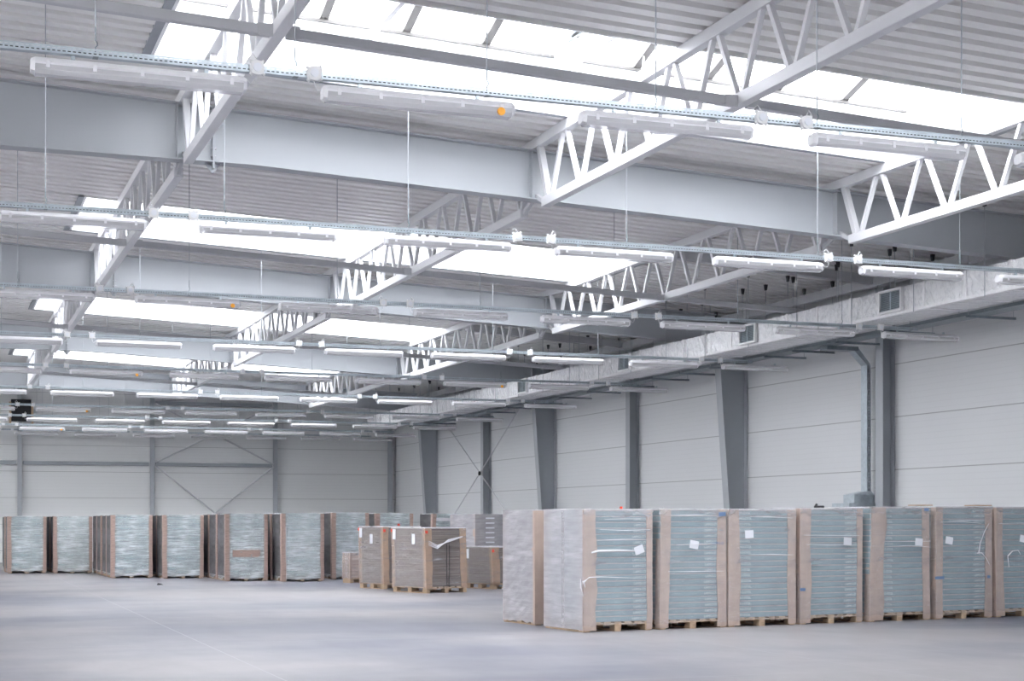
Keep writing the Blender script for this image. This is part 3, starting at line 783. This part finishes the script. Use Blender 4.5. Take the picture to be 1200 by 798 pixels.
near = [
 (8.421, 20.172, 1.10, 1.10, 1.705, NL + 'at its left end with milky film on its side', .20, .09, 1, [(.80, .665, .35)], [], True),
 (9.649, 20.328, 1.13, 1.10, 1.715, NL + 'second from left, blue print at its top right corner', .15, .15, 1, [(.50, .70, -.18)], [(.93, .955, (.12, .055))], False),
 (10.82, 20.476, 1.19, 1.10, 1.715, NL + 'third from left, label at its upper left', .20, .15, -1, [(.29, .785, .05)], [], False),
 (12.104, 20.641, 1.15, 1.10, 1.735, NL + 'fourth from left, small black object on top', .20, .10, 1, [(.75, .71, -.06)], [(.02, .30, (.10, .045))], False),
 (13.40, 20.804, 1.19, 1.10, 1.76, NL + 'fifth from left, wide left corner board', .26, .15, -1, [(.80, .69, -.10)], [(.93, .975, (.09, .045))], False),
 (14.717, 20.973, 1.15, 1.10, 1.765, NL + 'sixth from left, loose curved film strand', .14, .15, 1, [(.21, .70, -.15)], [(.04, .37, (.19, .045)), (.93, .37, (.06, .045))], False),
 (15.965, 21.131, 1.20, 1.10, 1.765, NL + 'at its right end, cut by the picture edge', .17, .14, 0, [(.46, .71, -.18)], [], False)]
for i, (x, y, w, d_, H_, lab, al, ar, ts, lb, tp, hv) in enumerate(near):
    glints = {0: (1.56, 1.42, 1.27), 1: (1.62, 1.20, .82), 2: (1.60, 1.05), 3: (1.33, 1.19), 4: (1.23, 1.15), 5: (1.55, 1.52), 6: (1.50,)}[i]
    R_ = near_load(x, y, TH_, w, d_, H_, lab, al, ar, ts, lb, tp, 40 + i, strip_lean=(0, .03, .0, -.01, .06, .0, -.05)[i], heavy_left=hv)
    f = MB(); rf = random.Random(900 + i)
    for z_ in glints:  # pale tubes stand in for bright highlight lines on the film
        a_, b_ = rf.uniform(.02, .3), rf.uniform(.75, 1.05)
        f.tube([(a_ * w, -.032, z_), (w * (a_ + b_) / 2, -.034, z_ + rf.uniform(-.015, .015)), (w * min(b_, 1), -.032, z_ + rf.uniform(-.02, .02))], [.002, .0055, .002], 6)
    f.build('film_fold_glint', M['frost'], R_)
    if i == 0:
        f = MB(); f.tube([(.10, -.045, 1.10), (.20, -.05, 1.125), (.55, -.048, 1.13), (.95, -.045, 1.12)], [.010, .016, .014, .002], 6)
        f.tube([(.0, -.04, .62), (-.03, -.05, .70), (.06, -.05, .76), (.25, -.045, .765), (.8, -.04, .74)], [.004, .018, .008, .006, .002], 6)
        f.tube([(-.05, .0, .74), (-.055, -.02, .62), (-.03, -.04, .50)], [.004, .009, .003], 6)
        f.build('film_strand', M['frost'], R_)
    if i == 5:
        f = MB(); f.tube([(1.06, -.04, 1.50), (.95, -.05, 1.36), (.86, -.055, 1.18), (.84, -.05, 1.04)], [.003, .007, .008, .012], 6)
        f.tube([(.80, -.045, 1.03), (.90, -.05, 1.035), (.99, -.045, .96), (1.08, -.04, .84)], [.010, .008, .004, .003], 6)
        f.build('film_strand', M['frost'], R_)
    if i == 6:
        f = MB(); f.tube([(.20, -.045, .98), (.30, -.05, 1.06), (.42, -.05, 1.07), (.48, -.045, 1.0)], [.012, .010, .006, .003], 6)
        f.tube([(.20, -.045, .98), (.22, -.05, .80)], [.006, .004], 6); f.build('film_strand', M['frost'], R_)
    if i == 1:
        tm = text_mesh('LAMO-D', .055, M['blue'], name='stamp'); inst('stamp', tm, R_, (.98, -.022, 1.20), (math.pi / 2, 0, 0))
# the load behind the left end of the near row
def side_load(x, y, th, w, d, H, label, group, seed, filmkey='film_heavy', stack='board_side', arm=.15, cm='card_pale'):
    root = load_root(x, y, th, label, group)
    inst('pallet_base', pallet_mesh(w, d), root)
    st = MB(); r_ = random.Random(seed); n_ = 19; hh = (H - .15) / n_
    for k in range(n_):
        i = r_.uniform(.004, .014); st.box(i, w - i, i, d - i, .134 + k * hh, .134 + (k + 1) * hh - .003)
    st.build('board_stack', M[stack], root)
    for (cx, cy, sx_, sy_) in ((-.004, -.006, 1, 1), (w + .004, -.006, -1, 1), (-.004, d + .006, 1, -1), (w + .004, d + .006, -1, -1)):
        corner(root, cx, cy, sx_, sy_, arm, .02, H - .01, M[cm], arm2=.10, seed=seed + int(cx > 0) * 2)
    MB().box(-.002, w + .002, -.002, d + .002, H - .014, H - .002).build('top_sheet', M['frost'], root)
    inst('stretch_film', film_mesh(w, d, .04, H + .003, M[filmkey], seed), root)
    return root
R_ = side_load(8.33, 21.80, TH_, 1.10, 1.02, 1.70, 'tall milky film-wrapped pallet load just behind the left end of the near row', 'milky wrapped loads', 71)
corner(R_, -.026, -.030, 1, 1, .22, .02, 1.69, M['card_pale'], arm2=.05, seed=5)
# small things on the near loads
o = empty('black_bundle', (12.72, 21.15, 1.74), 'small black object lying on top of the fourth near pallet load', 'object')
MB().box(-.07, .09, -.03, .03, 0, .035).build('body', M['black'], o, bevel=.01)
MB().tube([(-.05, 0, .03), (-.03, 0, .06)], .018, 8).build('knob', M['black'], o)
tag(MB().box(-.018, .018, -.015, .015, 0, .04).build('red_marker', M['red'], bevel=.004, loc=(9.22, 20.7, 1.705)), 'tiny red marker standing on top of the left end near pallet load', 'marker')
for x, y, z, w_, lab in ((14.62, 21.25, 1.768, .30, 'flat brown cardboard scrap on top of the fifth and sixth near loads'), (15.78, 21.35, 1.77, .36, 'flat brown cardboard scrap on top of the sixth and seventh near loads')):
    tag(MB().box(-w_ / 2, w_ / 2, -.12, .12, .012, .028).build('cardboard_scrap', M['card'], bevel=.003, loc=(x, y, z)), lab, 'cardboard', 'cardboard scraps on the loads')

# far row: columns of loads one behind another
def far_proto(w, d, H, stack, filmkey, seed, arm_l=.11, arm_r=.09, extra=None):
    root = empty('pallet_load', (0, 0, 0), 'x', 'pallet load')
    inst('pallet_base', pallet_mesh(w, d), root)
    st = MB(); r_ = random.Random(seed); n_ = 24; hh = (H - .15) / n_
    for k in range(n_):
        i = r_.uniform(.004, .020); st.box(i, w - i, i, d - i, .134 + k * hh, .134 + (k + 1) * hh - .003)
    st.build('board_stack', M[stack], root)
    for q, (cx, cy, sx_, sy_, a) in enumerate(((-.028, -.030, 1, 1, arm_l), (w + .028, -.030, -1, 1, arm_r), (-.004, d + .006, 1, -1, .1), (w + .004, d + .006, -1, -1, .1))):
        corner(root, cx, cy, sx_, sy_, a, .02, H - .01, M['pinkcard'], arm2=.14, seed=seed + q)
    MB().box(-.002, w + .002, -.002, d + .002, H - .014, H - .002).build('top_sheet', M['frost'], root)
    inst('stretch_film', film_mesh(w, d, .06, H + .003, M[filmkey], seed), root)
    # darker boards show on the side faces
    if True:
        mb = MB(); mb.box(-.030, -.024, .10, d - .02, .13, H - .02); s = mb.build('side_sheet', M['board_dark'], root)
    return root
FG = 'pallet loads in the far row'
FN = ['leftmost', 'second', 'third', 'fourth', 'fifth', 'sixth', 'seventh', 'eighth', 'ninth']
DEP = ['in front', 'second back', 'third back', 'fourth back']
far = [  # x, y, width, height, depth count, stack, theta, look
 (2.09, 49.29, 1.05, 1.70, 3, 'board_grey', -.02, 'pale streaky film, at the left picture edge'),
 (3.38, 48.95, 1.06, 1.70, 3, 'board_pale', -.03, 'very white streaky film'),
 (4.56, 44.19, 1.05, 1.72, 4, 'board_grey', -.02, 'three more loads visible behind it'),
 (5.84, 43.37, 1.03, 1.72, 3, 'board_grey', .0, 'blue-grey boards and stepped corner board'),
 (7.10, 40.94, 1.04, 1.74, 3, 'board_pale', -.02, 'brown band low on its front'),
 (8.40, 40.15, 1.05, 1.75, 2, 'board_pale', .0, 'white corner strip with red tape'),
 (9.97, 41.18, .95, 1.78, 2, 'board_pale', .0, 'partly behind the short pinkish load'),
 (11.40, 42.02, 1.0, 1.77, 2, 'board_pale', .0, 'showing only above the brown loads'),
 (12.86, 41.51, 1.0, 1.76, 1, 'board_pale', .0, 'with white label strips near the top')]
for i, (x, y, w, H_, nd, st, th, look) in enumerate(far):
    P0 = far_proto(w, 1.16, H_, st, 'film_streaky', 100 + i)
    if i == 4: MB().box(.16, w - .16, -.020, -.010, .62, .80).build('brown_band', M['pinkcard'], P0)
    if i == 5:
        MB().box(-.01, .10, -.022, -.014, .03, 1.42).build('white_strip', M['paper'], P0); paper(P0, w, .03, 1.38, 0, (.06, .04), 'red_tape', -.026, M['red'])
    if i == 8:
        for zz in (1.55, 1.30): 
            MB().box(.05, .98, -.022, -.014, zz, zz + .09).build('label_strip', M['frost'], P0)
        paper(P0, w, .0, 1.52, .2, (.06, .09), 'red_tape', -.026, M['red'])
    if i == 7: paper(P0, w, .62, 1.45, .2, (.07, .06), 'red_tape', -.026, M['red'])
    for k in range(nd):
        o = P0 if k == 0 else copy_tree(P0)
        o.location = (x + (0 if k == 0 else random.Random(i * 7 + k).uniform(-.03, .01)), y + 1.28 * k, 0)
        o['group'] = FG
        o['label'] = ('far-row load, %s from left, %s' % (FN[i], look)) if k == 0 else 'far-row load, %s from left, %s, side visible' % (FN[i], DEP[k])
# milky load behind the brown group
R_ = side_load(12.62, 37.2, math.radians(14), 1.05, 1.15, 1.72, 'milky wrapped load behind the splayed brown one, white slips on its front', 'milky wrapped loads', 83)
for k in range(7): paper(R_, 1.05, .42, 1.62 - .12 * k, 0, (.26, .035), 'paper_slip', -.03)

# brown board loads in the middle of the floor
def brown_load(x, y, th, w, d, H, label, seed, arm, lean, labels, top='frost', stack='board_brown', cm='card', straps=True):
    root = load_root(x, y, th, label, 'low loads standing in the middle of the floor')
    inst('pallet_base', pallet_mesh(w, d), root)
    st = MB(); r_ = random.Random(seed); n_ = max(6, int(H / .055)); hh = (H - .15) / n_
    for k in range(n_):
        i = r_.uniform(.004, .012); z = .134 + k * hh; s = lean * z
        st.box(i - s, w - i - s, i, d - i, z, z + hh - .002)
    st.build('board_stack', M[stack], root)
    for (cx, cy, sx_, sy_) in ((-.004, -.006, 1, 1), (w + .004, -.006, -1, 1), (-.004, d + .006, 1, -1), (w + .004, d + .006, -1, -1)):
        corner(root, cx, cy, sx_, sy_, arm, .10, H - .01, M[cm], arm2=.10, seed=seed, lean_top=-lean * H)
    t = MB(); t.box(-.01 - lean * H, w + .01 - lean * H, -.01, d + .01, H - .014, H + .010); t.build('top_sheet', M[top], root)
    inst('stretch_film', film_mesh(w, d, .11, H + .012, M['film_thin'], seed, off=.016, lean=-lean), root)
    mb = MB(); mb.hexa([(-.022 - lean * .12, .02, .12), (-.018 - lean * .12, .02, .12), (-.018 - lean * .12, d - .01, .12), (-.022 - lean * .12, d - .01, .12), (-.022 - lean * H, .02, H), (-.018 - lean * H, .02, H), (-.018 - lean * H, d - .01, H), (-.022 - lean * H, d - .01, H)])
    mb.build('film_overlap', M['film_brown'], root)
    for (u, z, side) in labels:
        paper(root, w, u, z, 0, (.11, .22), 'paper_label', -.034 - (lean * z if side else 0), side=side)
    if not straps and H < .9: return root
    for (x_, z) in ((.02 - lean * H, H - .09),): paper(root, w, x_, z, .1, (.065, .06), 'red_tape', -.032, M['red'])
    paper(root, w, d * .97, H - .06, .1, (.05, .06), 'red_tape', -.034 - lean * H, M['red'], side=True)
    if straps:
        for u in (.50, .57): MB().box(u * w - .006 - lean * .6, u * w + .006 - lean * .6, -.022, -.018, .14, H * .8).build('strap', M['black'], root)
    return root
t20 = math.radians(20)
b = brown_load(9.88, 32.36, t20, 1.09, 1.21, 1.40, 'low brown board load with clear film and straps, right of the pair mid floor', 201, .17, .03, [(.38, 1.16, True), (1.08, 1.26, True)])
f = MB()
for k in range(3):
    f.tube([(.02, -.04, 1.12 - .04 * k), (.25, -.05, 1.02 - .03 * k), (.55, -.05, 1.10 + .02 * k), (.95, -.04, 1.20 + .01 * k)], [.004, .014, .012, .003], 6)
f.build('film_fold_glint', M['frost'], b)
brown_load(9.60, 34.75, t20, 1.06, .95, 1.42, 'low brown board load, left one of the pair mid floor', 202, .15, .02, [(.42, 1.14, True), (.84, 1.28, True)], straps=False)
brown_load(11.92, 33.85, t20, .85, .98, .96, 'short splayed brown load with crumpled film, between the pair and the near row', 203, .20, .06, [(.85, .80, True)], straps=False)
brown_load(9.79, 38.6, t20, .75, .32, .76, 'smallest load, pinkish cardboard block left of the brown pair', 204, .05, 0, [], stack='board_pink', cm='card_pale', straps=False)
tag(MB().tube([(12.0, 33.55, .02), (12.2, 33.3, .03), (12.45, 33.25, .02), (12.6, 33.4, .03), (12.35, 33.55, .025)], [.01, .03, .02, .03, .01], 7).build('film_scrap', M['frost'], smooth=True),
    'crumpled clear film scrap on the floor at the foot of the splayed brown load', 'film scrap')
tag(MB().hexa([(5.10, 38.9, 0), (5.24, 38.95, 0), (5.22, 39.03, 0), (5.08, 39.0, 0), (5.11, 38.92, .05), (5.18, 38.95, .015), (5.2, 39.0, .03), (5.1, 38.98, .04)]).build('wood_chip', M['dark']),
    'small dark scrap lying alone on the floor at left', 'scrap')
